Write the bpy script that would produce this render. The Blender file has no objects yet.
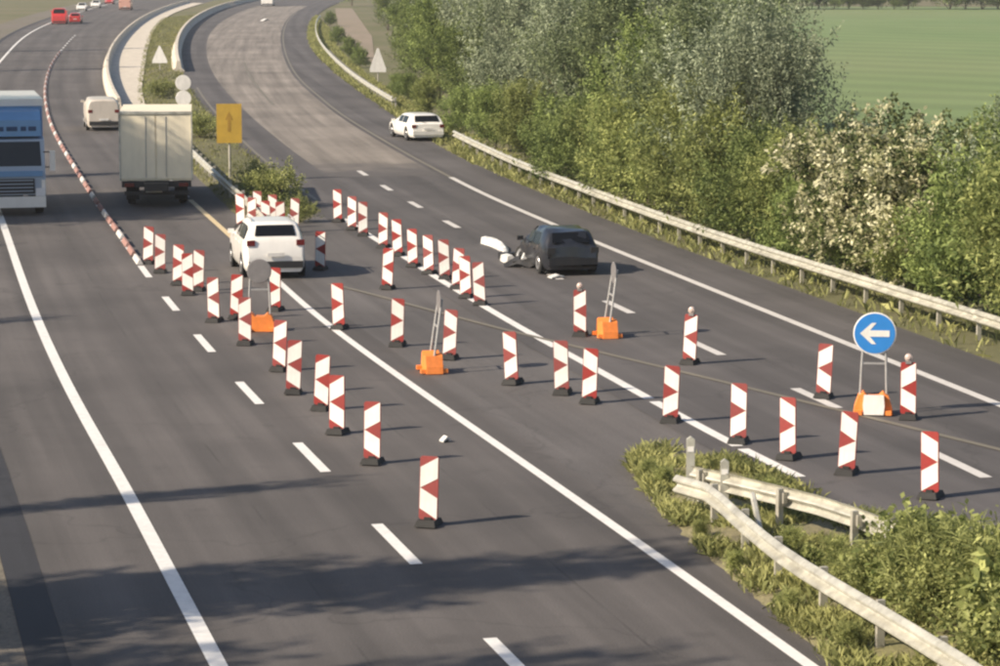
import bpy, math, random
import numpy as np
from mathutils import Vector
random.seed(7); rng = np.random.default_rng(7)
R = math.radians
scn = bpy.context.scene
col = scn.collection

# ------------------------------------------------------------------ camera
FPX, HC, HORIZON = 2600.0, 9.3, -40.0            # focal length and horizon row in 1000x666 photo pixels, mast height in metres
PITCH = math.atan((333 - HORIZON) / FPX)
cam = bpy.data.cameras.new('camera'); camo = bpy.data.objects.new('camera', cam); col.objects.link(camo)
camo.location = (0, 0, HC); camo.rotation_euler = (math.pi / 2 - PITCH, 0, 0)
cam.sensor_width = 36; cam.lens = FPX / 1000 * 36; cam.clip_end = 6000; cam.clip_start = 0.5
scn.camera = camo
# ------------------------------------------------------------------ light
SUN_EL, SUN_PLAN = R(34), R(26)                  # elevation; direction the light travels, measured from +X towards +Y
w = bpy.data.worlds.new('World'); scn.world = w; w.use_nodes = True
nt = w.node_tree; sky = nt.nodes.new('ShaderNodeTexSky'); sky.sky_type = 'NISHITA'; sky.sun_disc = False
sky.sun_elevation = SUN_EL
sdir = Vector((-math.cos(SUN_PLAN), -math.sin(SUN_PLAN), 0))      # towards the sun
sky.sun_rotation = math.atan2(sdir.x, sdir.y)
sky.dust_density = 2.0
nt.links.new(sky.outputs[0], nt.nodes['Background'].inputs[0]); nt.nodes['Background'].inputs[1].default_value = 0.085
sl = bpy.data.lights.new('sun', 'SUN'); sl.energy = 5.0; sl.angle = R(0.6); sl.color = (1.0, 0.86, 0.68)
so = bpy.data.objects.new('sun', sl); col.objects.link(so)
tdir = Vector((math.cos(SUN_PLAN) * math.cos(SUN_EL), math.sin(SUN_PLAN) * math.cos(SUN_EL), -math.sin(SUN_EL)))
so.rotation_euler = tdir.to_track_quat('-Z', 'Y').to_euler()
scn.view_settings.view_transform = 'Standard'; scn.view_settings.look = 'None'
scn.view_settings.exposure = 0.6; scn.view_settings.gamma = 1.0
scn.render.engine = 'CYCLES'; scn.cycles.filter_width = 2.4
scn.cycles.max_bounces = 6

# ------------------------------------------------------------------ geometry helpers
CP, SP = math.cos(PITCH), math.sin(PITCH)
def P(u, v, z=0.0):
    """photo pixel -> point on the horizontal plane at height z"""
    dx, dz = (u - 500) / FPX, -(v - 333) / FPX
    d = (dx, CP + dz * SP, -SP + dz * CP)
    t = (z - HC) / d[2]
    return Vector((d[0] * t, d[1] * t, z))
def pxm(v): return (v - HORIZON) / HC             # pixels per metre at ground row v
def catmull(pts, n=14):
    p = [np.array(q[:2], float) for q in pts]
    p = [2 * p[0] - p[1]] + p + [2 * p[-1] - p[-2]]
    out = []
    for i in range(1, len(p) - 2):
        a, b, c, d = p[i - 1:i + 3]
        t0 = 0; t1 = t0 + max(np.linalg.norm(b - a), 1e-6) ** .5; t2 = t1 + max(np.linalg.norm(c - b), 1e-6) ** .5; t3 = t2 + max(np.linalg.norm(d - c), 1e-6) ** .5
        for k in range(n):
            t = t1 + (t2 - t1) * k / n
            A1 = (t1 - t) / (t1 - t0) * a + (t - t0) / (t1 - t0) * b; A2 = (t2 - t) / (t2 - t1) * b + (t - t1) / (t2 - t1) * c; A3 = (t3 - t) / (t3 - t2) * c + (t - t2) / (t3 - t2) * d
            B1 = (t2 - t) / (t2 - t0) * A1 + (t - t0) / (t2 - t0) * A2; B2 = (t3 - t) / (t3 - t1) * A2 + (t - t1) / (t3 - t1) * A3
            out.append((t2 - t) / (t2 - t1) * B1 + (t - t1) / (t2 - t1) * B2)
    out.append(p[-2])
    return np.array(out)
class Curve:
    """smooth plan curve traced from photo pixels lying on the ground"""
    def __init__(s, px=None, plan=None, smooth=40):
        if plan is None:
            c = catmull([P(u, v) for u, v in px])
            for _ in range(smooth): c[1:-1] = .5 * c[1:-1] + .25 * (c[:-2] + c[2:])
        else: c = plan
        s.c = c; d = np.linalg.norm(np.diff(c, axis=0), axis=1); s.s = np.concatenate([[0], np.cumsum(d)]); s.len = s.s[-1]
    def at(s, q):
        q = np.asarray(q, float); return np.stack([np.interp(q, s.s, s.c[:, 0]), np.interp(q, s.s, s.c[:, 1])], -1)
    def tan(s, q):
        a, b = s.at(np.maximum(np.asarray(q) - .6, 0)), s.at(np.minimum(np.asarray(q) + .6, s.len)); d = b - a
        return d / np.linalg.norm(d, axis=-1, keepdims=True)
    def off(s, o):                                # o > 0: to the right of travel
        q = s.s; t = s.tan(q); n = np.stack([t[:, 1], -t[:, 0]], -1)
        return Curve(plan=s.c + n * o)
    def sub(s, a, b, step):
        n = max(2, int((b - a) / step) + 1); return s.at(np.linspace(a, b, n))
    def near(s, p):
        return s.s[np.argmin(np.hypot(s.c[:, 0] - p[0], s.c[:, 1] - p[1]))]

class MB:
    def __init__(s): s.v = []; s.f = []; s.uv = []
    def quad(s, *p):
        i = len(s.v); s.v += [tuple(q) for q in p]; s.f.append(tuple(range(i, i + len(p))))
    def box(s, c, d, rz=0.0, taper=1.0):
        i = len(s.v); cs, sn = math.cos(rz), math.sin(rz)
        for z in (-1, 1):
            k = taper if z > 0 else 1
            for x, y in ((-1, -1), (1, -1), (1, 1), (-1, 1)):
                X, Y = x * d[0] / 2 * k, y * d[1] / 2 * k
                s.v.append((c[0] + X * cs - Y * sn, c[1] + X * sn + Y * cs, c[2] + z * d[2] / 2))
        s.f += [tuple(i + q for q in f) for f in ((3, 2, 1, 0), (4, 5, 6, 7), (0, 1, 5, 4), (1, 2, 6, 5), (2, 3, 7, 6), (3, 0, 4, 7))]
        return s
    def prism(s, pts, axis, a, b):
        """2-D outline extruded along an axis from a to b"""
        def mk(p, h): return {'x': (h, p[0], p[1]), 'y': (p[0], h, p[1]), 'z': (p[0], p[1], h)}[axis]
        i = len(s.v); n = len(pts)
        s.v += [mk(p, a) for p in pts] + [mk(p, b) for p in pts]
        s.f.append(tuple(i + k for k in range(n))[::-1]); s.f.append(tuple(i + n + k for k in range(n)))
        s.f += [(i + k, i + (k + 1) % n, i + n + (k + 1) % n, i + n + k) for k in range(n)]
        return s
    def tube(s, pts, r, n=8):
        pts = [Vector(p) for p in pts]; i0 = len(s.v)
        rr = r if isinstance(r, (list, tuple)) else [r] * len(pts)
        for k, p in enumerate(pts):
            t = (pts[min(k + 1, len(pts) - 1)] - pts[max(k - 1, 0)]).normalized()
            a = t.orthogonal().normalized() if abs(t.z) > .99 else t.cross(Vector((0, 0, 1))).normalized(); b = t.cross(a)
            for j in range(n):
                q = 2 * math.pi * j / n; s.v.append(tuple(p + (a * math.cos(q) + b * math.sin(q)) * rr[k]))
        for k in range(len(pts) - 1):
            for j in range(n):
                a = i0 + k * n + j; b = i0 + k * n + (j + 1) % n; s.f.append((a, b, b + n, a + n))
        s.f.append(tuple(i0 + j for j in range(n))[::-1]); e = i0 + (len(pts) - 1) * n; s.f.append(tuple(e + j for j in range(n)))
        return s
    def lathe(s, prof, axis='y', c=(0, 0, 0), n=20):
        """(radius, along) profile turned about an axis"""
        i0 = len(s.v); m = len(prof)
        for r, h in prof:
            for j in range(n):
                q = 2 * math.pi * j / n; a, b = r * math.cos(q), r * math.sin(q)
                p = {'y': (a, h, b), 'z': (a, b, h), 'x': (h, a, b)}[axis]; s.v.append((p[0] + c[0], p[1] + c[1], p[2] + c[2]))
        for k in range(m - 1):
            for j in range(n):
                a = i0 + k * n + j; b = i0 + k * n + (j + 1) % n; s.f.append((a, b, b + n, a + n))
        s.f.append(tuple(i0 + j for j in range(n))[::-1]); s.f.append(tuple(i0 + (m - 1) * n + j for j in range(n)))
        return s
    def mesh(s, name, mat, smooth=False):
        me = bpy.data.meshes.new(name); me.from_pydata(s.v, [], s.f); me.materials.append(mat)
        if smooth:
            me.polygons.foreach_set('use_smooth', [True] * len(me.polygons))
            me.set_sharp_from_angle(angle=R(38))
        import bmesh
        bm = bmesh.new(); bm.from_mesh(me); bmesh.ops.recalc_face_normals(bm, faces=bm.faces); bm.to_mesh(me); bm.free()
        me.update(); return me
    def build(s, name, mat, parent=None, smooth=False):
        return link(name, s.mesh(name, mat, smooth), parent)
def link(name, me, parent=None):
    o = bpy.data.objects.new(name, me); col.objects.link(o)
    if parent is not None: o.parent = parent
    return o
def tag(o, label=None, cat=None, group=None, kind=None):
    for k, v in (('label', label), ('category', cat), ('group', group), ('kind', kind)):
        if v: o[k] = v
    return o
def empty(name, loc, rz=0.0):
    o = bpy.data.objects.new(name, None); col.objects.link(o); o.location = loc; o.rotation_euler = (0, 0, rz); o.empty_display_size = .2
    return o
def copy_tree(o, parent=None):
    c = o.copy(); col.objects.link(c)
    if parent is not None: c.parent = parent
    for ch in list(o.children): copy_tree(ch, c)
    return c
def strip(name, A, B, z, mat, kind=None, parent=None, z2=None):
    """sheet between two point lists of the same length, with metre UVs (across, along)"""
    A, B = np.asarray(A), np.asarray(B); n = len(A)
    me = bpy.data.meshes.new(name)
    v = [(a[0], a[1], z) for a in A] + [(b[0], b[1], z if z2 is None else z2) for b in B]
    f = [(i, n + i, n + i + 1, i + 1) for i in range(n - 1)]
    me.from_pydata(v, [], f); me.materials.append(mat)
    L = np.concatenate([[0], np.cumsum(np.linalg.norm(np.diff((A + B) / 2, axis=0), axis=1))]); W = np.linalg.norm(B - A, axis=1)
    uv = me.uv_layers.new(name='UVMap')
    for p in me.polygons:
        for li in p.loop_indices:
            vi = me.loops[li].vertex_index
            uv.data[li].uv = (0 if vi < n else W[vi - n], L[vi % n])
    if me.polygons[0].normal.z < 0: me.flip_normals()
    o = link(name, me, parent)
    if kind: o['kind'] = kind
    return o
def band(name, c, a, b, o0, o1, z, mat, step=1.5, kind=None, parent=None):
    """strip following curve c from arc length a to b between side offsets o0 and o1"""
    n = max(2, int((b - a) / step) + 1); q = np.linspace(a, b, n)
    p, t = c.at(q), c.tan(q); nr = np.stack([t[:, 1], -t[:, 0]], -1)
    return strip(name, p + nr * o0, p + nr * o1, z, mat, kind, parent)

# ------------------------------------------------------------------ materials
def new_mat(name):
    m = bpy.data.materials.new(name); m.use_nodes = True; n = m.node_tree.nodes
    return m, m.node_tree, n['Principled BSDF']
def N(t, typ, **kw):
    n = t.nodes.new(typ)
    for k, v in kw.items():
        if k.startswith('_'): setattr(n, k[1:], v)
        else: n.inputs[k].default_value = v
    return n
def noise(t, vec, scale, detail=4, rough=.55):
    n = N(t, 'ShaderNodeTexNoise', Scale=scale, Detail=detail, Roughness=rough)
    if vec is not None: t.links.new(vec, n.inputs['Vector'])
    return n.outputs['Fac']
def ramp(t, fac, *stops):
    r = N(t, 'ShaderNodeValToRGB'); e = r.color_ramp.elements
    while len(e) < len(stops): e.new(.5)
    for el, (p, c) in zip(e, stops): el.position = p; el.color = (*c, 1) if len(c) == 3 else c
    t.links.new(fac, r.inputs[0]); return r.outputs[0]
def mix(t, fac, a, b, mode='MIX'):
    m = N(t, 'ShaderNodeMix', _data_type='RGBA', _blend_type=mode)
    for s, x in ((0, fac), (6, a), (7, b)):
        if hasattr(x, 'links'): t.links.new(x, m.inputs[s])
        else: m.inputs[s].default_value = x if s == 0 else (*x, 1)
    return m.outputs[2]
def bump(t, b, h, strength=.3, dist=.02):
    n = N(t, 'ShaderNodeBump', Strength=strength, Distance=dist); t.links.new(h, n.inputs['Height']); t.links.new(n.outputs[0], b.inputs['Normal'])
def objco(t): return N(t, 'ShaderNodeTexCoord').outputs['Object']
def scaled(t, vec, s):
    m = N(t, 'ShaderNodeMapping'); m.inputs['Scale'].default_value = s; t.links.new(vec, m.inputs['Vector']); return m.outputs[0]
def grey(x): return (x, x, x)
def asphalt(name, base, var=.25, tracks=.2, rough=.82, streak=.38, blend=None):
    m, t, b = new_mat(name)
    uv = N(t, 'ShaderNodeUVMap', _uv_map='UVMap').outputs[0]; oc = objco(t)
    c = tuple(base)
    big = noise(t, oc, .13, 5, .6)
    colr = ramp(t, big, (.3, tuple(x * (1 - var) for x in c)), (.7, tuple(x * (1 + var) for x in c)))
    st = noise(t, scaled(t, uv, (1.6, .035, 1)), 1.0, 4, .6)                 # streaks along the road
    colr = mix(t, streak, colr, ramp(t, st, (.32, grey(.45)), (.68, grey(1.35))), 'MULTIPLY')
    w_ = N(t, 'ShaderNodeTexWave', _wave_profile='SIN', Scale=.166, Distortion=1.2, Detail=2); w_.inputs['Detail Scale'].default_value = .15
    t.links.new(scaled(t, uv, (1, .02, 1)), w_.inputs['Vector'])
    colr = mix(t, tracks, colr, ramp(t, w_.outputs['Fac'], (.2, grey(.4)), (.8, grey(1.3))), 'MULTIPLY')
    su = N(t, 'ShaderNodeSeparateXYZ'); t.links.new(uv, su.inputs[0]); md = N(t, 'ShaderNodeMath', _operation='PINGPONG'); md.inputs[1].default_value = 1.94; t.links.new(su.outputs[0], md.inputs[0])
    colr = mix(t, ramp(t, noise(t, oc, .4, 3), (.42, grey(0)), (.6, grey(.6))), colr, mix(t, ramp(t, md.outputs[0], (.018, grey(1)), (.03, grey(0))), colr, tuple(x * .5 for x in c)))   # sealed joints between paving passes
    st_ = noise(t, oc, .9, 2, .5); colr = mix(t, ramp(t, st_, (.66, grey(0)), (.74, grey(.35))), colr, tuple(x * .55 for x in c))   # oil spots
    if blend:                                     # newer surfacing laid over the near end with a ragged edge
        sx = N(t, 'ShaderNodeSeparateXYZ'); t.links.new(uv, sx.inputs[0]); ad = N(t, 'ShaderNodeMath', _operation='MULTIPLY_ADD'); ad.inputs[1].default_value = 16; t.links.new(noise(t, oc, .35, 5, .65), ad.inputs[0]); t.links.new(sx.outputs[1], ad.inputs[2])
        mr = N(t, 'ShaderNodeMapRange'); mr.inputs['From Min'].default_value = 11; mr.inputs['From Max'].default_value = 17; t.links.new(ad.outputs[0], mr.inputs['Value']); colr = mix(t, mr.outputs[0], blend, colr)
    gr = noise(t, oc, 32, 5, .75)
    colr = mix(t, .6, colr, ramp(t, gr, (.32, grey(.5)), (.68, grey(1.5))), 'MULTIPLY')
    ck = N(t, 'ShaderNodeTexVoronoi', _feature='DISTANCE_TO_EDGE', Scale=.11); wv = N(t, 'ShaderNodeVectorMath', _operation='ADD')
    nv = N(t, 'ShaderNodeTexNoise', Scale=.5, Detail=3); t.links.new(oc, nv.inputs['Vector']); t.links.new(oc, wv.inputs[0])
    sc_ = N(t, 'ShaderNodeVectorMath', _operation='SCALE', Scale=3.0); t.links.new(nv.outputs['Color'], sc_.inputs[0]); t.links.new(sc_.outputs[0], wv.inputs[1]); t.links.new(wv.outputs[0], ck.inputs['Vector'])
    crack = ramp(t, ck.outputs['Distance'], (.0, grey(.62)), (.006, grey(1.0)))
    colr = mix(t, .6, colr, crack, 'MULTIPLY')
    t.links.new(colr, b.inputs['Base Color']); b.inputs['Roughness'].default_value = rough
    bump(t, b, gr, .35, .01); return m
def paint(name, base, wear=.35, rough=.6, under=(.09, .085, .08)):
    m, t, b = new_mat(name); oc = objco(t)
    f = noise(t, oc, 5, 6, .7); g = noise(t, oc, .6, 3)
    a = N(t, 'ShaderNodeMath', _operation='MULTIPLY_ADD'); a.inputs[1].default_value = .35; t.links.new(g, a.inputs[0]); t.links.new(f, a.inputs[2])
    k = ramp(t, a.outputs[0], (.42 - wear * .3 + .1, grey(0)), (.62 + .1, grey(1)))
    c = mix(t, k, tuple(x * (1 - .5 * wear) + under[i] * .5 * wear for i, x in enumerate(base)), base)
    t.links.new(c, b.inputs['Base Color']); b.inputs['Roughness'].default_value = rough; return m
def plain(name, base, rough=.5, metal=0.0, var=.12, scale=6.0, coat=0.0, dirt=0.0, fade=0.0):
    m, t, b = new_mat(name); oc = objco(t)
    f = noise(t, oc, scale, 5, .6)
    c = ramp(t, f, (.3, tuple(x * (1 - var) for x in base)), (.7, tuple(min(1, x * (1 + var)) for x in base)))
    if dirt:
        g = noise(t, scaled(t, oc, (1.2, 1.2, .35)), 3, 6, .7)
        c = mix(t, ramp(t, g, (.45, grey(0)), (.75, grey(dirt))), c, (.11, .09, .07))
    if fade:
        hv = N(t, 'ShaderNodeHueSaturation'); mr = N(t, 'ShaderNodeMapRange'); mr.inputs['To Min'].default_value = 1 - fade; mr.inputs['To Max'].default_value = 1.0; t.links.new(N(t, 'ShaderNodeObjectInfo').outputs['Random'], mr.inputs['Value']); t.links.new(mr.outputs[0], hv.inputs['Value']); t.links.new(mr.outputs[0], hv.inputs['Saturation']); t.links.new(c, hv.inputs['Color']); c = hv.outputs[0]
    t.links.new(c, b.inputs['Base Color']); b.inputs['Roughness'].default_value = rough; b.inputs['Metallic'].default_value = metal
    b.inputs['Coat Weight'].default_value = coat; b.inputs['Coat Roughness'].default_value = .08
    return m
def glass(name, c=(.012, .014, .018)):
    m, t, b = new_mat(name); b.inputs['Base Color'].default_value = (*c, 1); b.inputs['Roughness'].default_value = .07; b.inputs['Specular IOR Level'].default_value = .35
    return m
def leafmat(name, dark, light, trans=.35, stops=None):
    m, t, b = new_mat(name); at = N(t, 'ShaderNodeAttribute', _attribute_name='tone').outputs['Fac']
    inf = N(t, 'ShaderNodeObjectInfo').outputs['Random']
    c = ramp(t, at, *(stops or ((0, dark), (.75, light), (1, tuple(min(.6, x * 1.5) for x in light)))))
    hs = N(t, 'ShaderNodeHueSaturation'); mr = N(t, 'ShaderNodeMapRange'); mr.inputs['To Min'].default_value = .8; mr.inputs['To Max'].default_value = 1.22
    t.links.new(inf, mr.inputs['Value']); t.links.new(mr.outputs[0], hs.inputs['Value']); t.links.new(c, hs.inputs['Color']); c = hs.outputs[0]
    t.links.new(c, b.inputs['Base Color']); b.inputs['Roughness'].default_value = .62; b.inputs['Specular IOR Level'].default_value = .25
    tr = N(t, 'ShaderNodeBsdfTranslucent'); t.links.new(c, tr.inputs[0]); ms = N(t, 'ShaderNodeMixShader', Fac=trans)
    t.links.new(b.outputs[0], ms.inputs[1]); t.links.new(tr.outputs[0], ms.inputs[2]); t.links.new(ms.outputs[0], t.nodes['Material Output'].inputs[0]); return m
def ground_mat(name, a, b_, c_, scale=.4, rows=False):
    m, t, b = new_mat(name); oc = objco(t)
    x = ramp(t, noise(t, oc, scale, 6, .65), (.3, a), (.7, b_)); y = noise(t, oc, scale * .12, 3)
    x = mix(t, ramp(t, y, (.4, grey(0)), (.65, grey(.8))), x, c_)
    x = mix(t, .6, x, ramp(t, noise(t, oc, 14, 4, .7), (.25, grey(.5)), (.75, grey(1.5))), 'MULTIPLY')
    t.links.new(x, b.inputs['Base Color']); b.inputs['Roughness'].default_value = .95; bump(t, b, noise(t, oc, 9, 4), .6, .05)
    if rows:
        wv = N(t, 'ShaderNodeTexWave', Scale=.045, Distortion=2.5, Detail=3, _bands_direction='DIAGONAL'); t.links.new(oc, wv.inputs['Vector']); t.links.new(mix(t, .28, x, ramp(t, wv.outputs['Fac'], (.2, grey(.7)), (.8, grey(1.25))), 'MULTIPLY'), b.inputs['Base Color'])
    return m

M = dict(
    asph=asphalt('asphalt', (.09, .082, .079)), asph_cross=asphalt('asphalt_crossover', (.097, .09, .088), .2, .05),
    asph_right=asphalt('asphalt_right', (.083, .077, .077)), asph_old=asphalt('asphalt_worn', (.2, .178, .158), .25, .12, .9, .55, (.083, .077, .077)),
    gutter=asphalt('gutter_asphalt', (.028, .029, .035), .15, .0), concrete=plain('concrete', (.56, .51, .43), .85, 0, .18, 1.2, 0, .35),
    paint=paint('road_paint', (.72, .71, .69), .5), paint_old=paint('road_paint_faded', (.165, .148, .115), .7), paint_yellow=paint('road_paint_yellow', (.62, .5, .3), .4), paint_dim=paint('road_paint_dim', (.58, .56, .54), .6),
    grass_ground=ground_mat('grass_ground', (.075, .085, .03), (.13, .125, .055), (.15, .13, .075)), field=ground_mat('field', (.105, .17, .055), (.15, .215, .08), (.165, .2, .085), .05, True),
    island_ground=ground_mat('island_ground', (.15, .15, .06), (.24, .21, .11), (.22, .19, .12), 1.2),
    verge=ground_mat('verge_gravel', (.12, .105, .085), (.17, .15, .125), (.13, .12, .085), .8), dirt=ground_mat('dirt', (.2, .16, .12), (.27, .22, .17), (.2, .17, .12), .8),
    rail=plain('galvanised_steel', (.54, .53, .46), .45, .35, .25, 3, 0, .5), post=plain('post_steel', (.45, .43, .37), .55, .3, .2, 3, 0, .3),
    red=plain('reflective_red', (.3, .02, .016), .5, 0, .15, 3, 0, .25, .18), white=plain('reflective_white', (.86, .84, .8), .45, 0, .08, 3, 0, .25, .16), rubber=plain('rubber', (.02, .02, .02), .8),
    plate=plain('sign_back', (.24, .23, .235), .5, .4), orange=plain('orange_plastic', (.85, .25, .05), .5, 0, .15, 4, 0, .15), pole=plain('grey_pole', (.36, .36, .36), .5, .3),
    blue=plain('sign_blue', (.03, .21, .58), .4, 0, .06), yellow=plain('sign_yellow', (.5, .325, .05), .45, 0, .1, 3, 0, .15), ink=plain('sign_ink', (.34, .2, .03), .6), lamp=plain('lamp_lens', (.5, .4, .36), .3, 0, .1),
    carwhite=plain('white_paint', (.82, .8, .76), .28, 0, .03, 1, .6, .08), cardark=plain('dark_paint', (.02, .023, .03), .3, .3, .06, 1, .7, .25), carred=plain('red_paint', (.5, .03, .025), .3, 0, .04, 1, .5), carbeige=plain('salmon_paint', (.55, .3, .24), .4, 0, .06, 1, .4),
    glass=glass('car_glass', (.006, .007, .009)), tyre=plain('tyre', (.018, .018, .018), .85), rim=plain('rim', (.4, .4, .41), .35, .7), black=plain('black_plastic', (.02, .02, .022), .6), taillight=plain('tail_light', (.13, .008, .008), .2, 0, .05, 1, .6), headlight=plain('head_light', (.75, .76, .78), .12, 0, .03, 1, .8),
    cream=plain('cream_panel', (.86, .78, .6), .5, 0, .05, .8, .1, .1), vangrey=plain('van_paint', (.55, .5, .44), .4, 0, .05, 1, .3, .15), truckblue=plain('blue_panel', (.15, .32, .56), .4, 0, .08, 1, .3), paleblue=plain('pale_blue_panel', (.36, .43, .52), .4, 0, .06, 1, .3), chassis=plain('chassis', (.035, .033, .033), .7),
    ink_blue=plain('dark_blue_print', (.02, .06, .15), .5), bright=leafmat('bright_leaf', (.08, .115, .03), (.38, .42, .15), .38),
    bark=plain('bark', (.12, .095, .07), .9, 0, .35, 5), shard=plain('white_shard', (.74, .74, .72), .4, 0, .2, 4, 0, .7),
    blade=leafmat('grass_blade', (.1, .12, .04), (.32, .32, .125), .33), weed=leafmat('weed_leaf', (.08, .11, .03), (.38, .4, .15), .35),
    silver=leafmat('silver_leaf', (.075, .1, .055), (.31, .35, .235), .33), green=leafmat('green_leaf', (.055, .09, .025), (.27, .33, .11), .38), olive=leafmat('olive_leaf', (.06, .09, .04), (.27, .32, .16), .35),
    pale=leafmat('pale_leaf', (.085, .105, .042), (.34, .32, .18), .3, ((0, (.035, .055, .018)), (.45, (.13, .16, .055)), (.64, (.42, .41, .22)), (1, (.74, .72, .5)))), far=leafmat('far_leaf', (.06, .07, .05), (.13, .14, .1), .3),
)

# ------------------------------------------------------------------ traced lines (photo pixels on the ground)
LE = Curve([(250, 725), (217, 663), (165, 564), (121, 481), (71, 393), (30, 303), (2, 220), (-20, 165), (-30, 125), (-25, 92), (0, 62), (22, 38), (45, 25), (80, 12), (125, 0), (190, -12)])
DL = Curve([(565, 715), (503, 652), (397, 545), (309, 455), (248, 392), (203, 342), (170, 303), (144, 271), (124, 241), (107, 218), (91, 194), (76, 170), (62, 147), (51, 125), (46, 105), (45, 88), (50, 67), (60, 52), (73, 37), (90, 24), (125, 9), (180, -3), (250, -12)])
SLn = Curve([(880, 716), (810, 666), (600, 516), (343, 337), (285, 288), (236, 241), (190, 200), (158, 168), (130, 138), (110, 114), (101, 92), (99, 75), (103, 57), (116, 39), (134, 24), (155, 13), (185, 3), (240, -8)])
RL = Curve([(1500, 815), (1150, 645), (1000, 573), (900, 525), (810, 482), (740, 448), (660, 405), (590, 366), (524, 330), (440, 280), (406, 258), (370, 236), (315, 199), (288, 179), (252, 150), (213, 110), (197, 88), (188, 68), (188, 48), (196, 32), (212, 20), (240, 8), (290, -4)])
RD = Curve([(1500, 730), (1150, 558), (958, 464), (798, 390), (706, 348), (620, 308), (500, 250), (449, 223), (410, 202), (380, 184), (340, 159), (300, 131), (272, 104), (252, 80), (243, 60), (243, 40), (250, 24), (268, 10), (310, -3)])
RE = Curve([(1500, 608), (1150, 466), (1000, 405), (800, 325), (590, 240), (490, 197), (450, 177), (400, 150), (342, 115), (321, 98), (299, 79), (287, 58), (283, 40), (285, 26), (296, 12), (330, -2)])
RG = Curve([(1500, 545), (1150, 418), (1000, 364), (835, 304), (760, 277), (670, 244), (560, 201), (455, 155), (420, 134), (382, 107), (352, 86), (330, 68), (314, 52), (308, 36), (312, 20), (330, 6), (360, -4)])
GR = Curve([(1500, 520), (1150, 398), (1000, 346), (880, 307), (760, 268), (670, 236), (600, 209), (530, 181), (460, 147), (420, 124), (390, 106), (360, 86), (337, 66), (322, 48), (317, 33), (321, 19), (340, 5)])

def pair(c1, c2, n=260, q0=None, q1=None):
    """points along c1 and the points of c2 abreast of them"""
    a = c1.at(np.linspace(q0 or 0, c1.len if q1 is None else q1, n)); d = c2.at(np.linspace(0, c2.len, int(c2.len * 3)))
    k = np.array([np.argmin(((d - p) ** 2).sum(1)) for p in a]).astype(float); k = np.maximum.accumulate(k)
    for _ in range(6): k[1:-1] = .5 * k[1:-1] + .25 * (k[:-2] + k[2:])
    f = k / (len(d) - 1) * c2.len; return a, c2.at(f)

# ------------------------------------------------------------------ ground, roads
me = bpy.data.meshes.new('ground'); me.from_pydata([(-900, -60, -.06), (900, -60, -.06), (900, 2200, -.06), (-900, 2200, -.06)], [], [(0, 1, 2, 3)]); me.materials.append(M['grass_ground'])
link('ground', me)['kind'] = 'structure'
fp = [P(700, 190), P(1250, 260), P(1600, 60), P(1300, 8), P(760, 6), P(640, 60)]
me = bpy.data.meshes.new('field'); me.from_pydata([(p.x, p.y, -.05) for p in fp], [], [tuple(range(len(fp)))]); me.materials.append(M['field']); link('field', me)['kind'] = 'structure'
a, b = pair(LE.off(-1.9), SLn.off(.7)); left_road = strip('left_carriageway', a, b, 0, M['asph'], 'structure')
a, b = pair(RL.off(-.6), RG); right_road = strip('right_carriageway', a, b, 0, M['asph_right'], 'structure')
a, b = pair(SLn.off(.3), RL.off(-.2)); strip('crossover', a, b, -.008, M['asph_cross'], 'structure')
band('drainage_gutter', LE, 0, LE.len, -2.46, -1.9, -.004, M['gutter'], 2, 'structure')
band('verge', LE, 0, LE.len, -7, -2.46, -.012, M['verge'], 2, 'structure')
dp = [P(335, 8), P(352, 8), P(372, 36), P(375, 62), P(360, 62), P(341, 40)]
me = bpy.data.meshes.new('bare_earth'); me.from_pydata([(p.x, p.y, -.03) for p in dp], [], [tuple(range(len(dp)))]); me.materials.append(M['dirt']); link('bare_earth', me)['kind'] = 'structure'
# old tan surfacing further up the right carriageway
A, B = pair(RE.off(-.3), RL.off(1.9), 160, RE.near(P(446, 175)), RE.near(P(305, 6)))
strip('worn_pavement', A, B, .004, M['asph_old'], 'structure')
# ---- markings
def line(parent, c, p0, p1, width, mat, name='edge_line', off=0, z=.009):
    a, b = sorted((c.near(P(*p0)), c.near(P(*p1)))); return band(name, c, a, b, off - width / 2, off + width / 2, z, mat, 1.2, None, parent)
line(left_road, LE, (250, 725), (125, 0), .24, M['paint'])
line(left_road, SLn, (880, 716), (236, 241), .2, M['paint']); line(left_road, SLn, (234, 239), (190, 200), .2, M['paint_yellow']); line(left_road, SLn, (188, 198), (110, 114), .18, M['paint_dim'])
for p0, p1 in (((800, 478), (742, 449)), ((737, 447), (652, 401)), ((646, 398), (560, 350)), ((556, 348), (345, 219))): line(right_road, RL, p0, p1, .24, M['paint'])
line(right_road, RL, (318, 201), (197, 88), .16, M['paint_old'])
line(right_road, RE, (1500, 608), (452, 178), .25, M['paint_dim']); line(right_road, RE, (450, 177), (296, 12), .17, M['paint_old'])
PER = 7.6
for c, road, seeds, dash, wd, mat in ((DL, left_road, (397, 545), 3.0, .2, M['paint']), (RD, right_road, (706, 348), 2.6, .24, M['paint_dim'])):
    s0 = c.near(P(*seeds)); k0 = -int(s0 // PER)
    for k in range(k0, k0 + 60):
        s = s0 + k * PER
        if s - dash / 2 < 0 or s + dash / 2 > c.len: continue
        y = c.at(s)[1]
        if c is DL and y > 330: continue
        if c is RD and (y > 118): continue
        band('lane_dash', c, s - dash / 2, s + dash / 2, -wd / 2, wd / 2, .009, mat, .8, None, road)
line(right_road, RD, (274, 106), (243, 62), .2, M['paint_old'], 'worn_line')
gl = Curve([(330, 284), (348, 288), (500, 329), (590, 350), (780, 396), (1000, 450), (1150, 487)])
band('guide_line', gl, 0, gl.len, -.09, .09, .013, M['paint_old'], 2, None, right_road)
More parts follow.
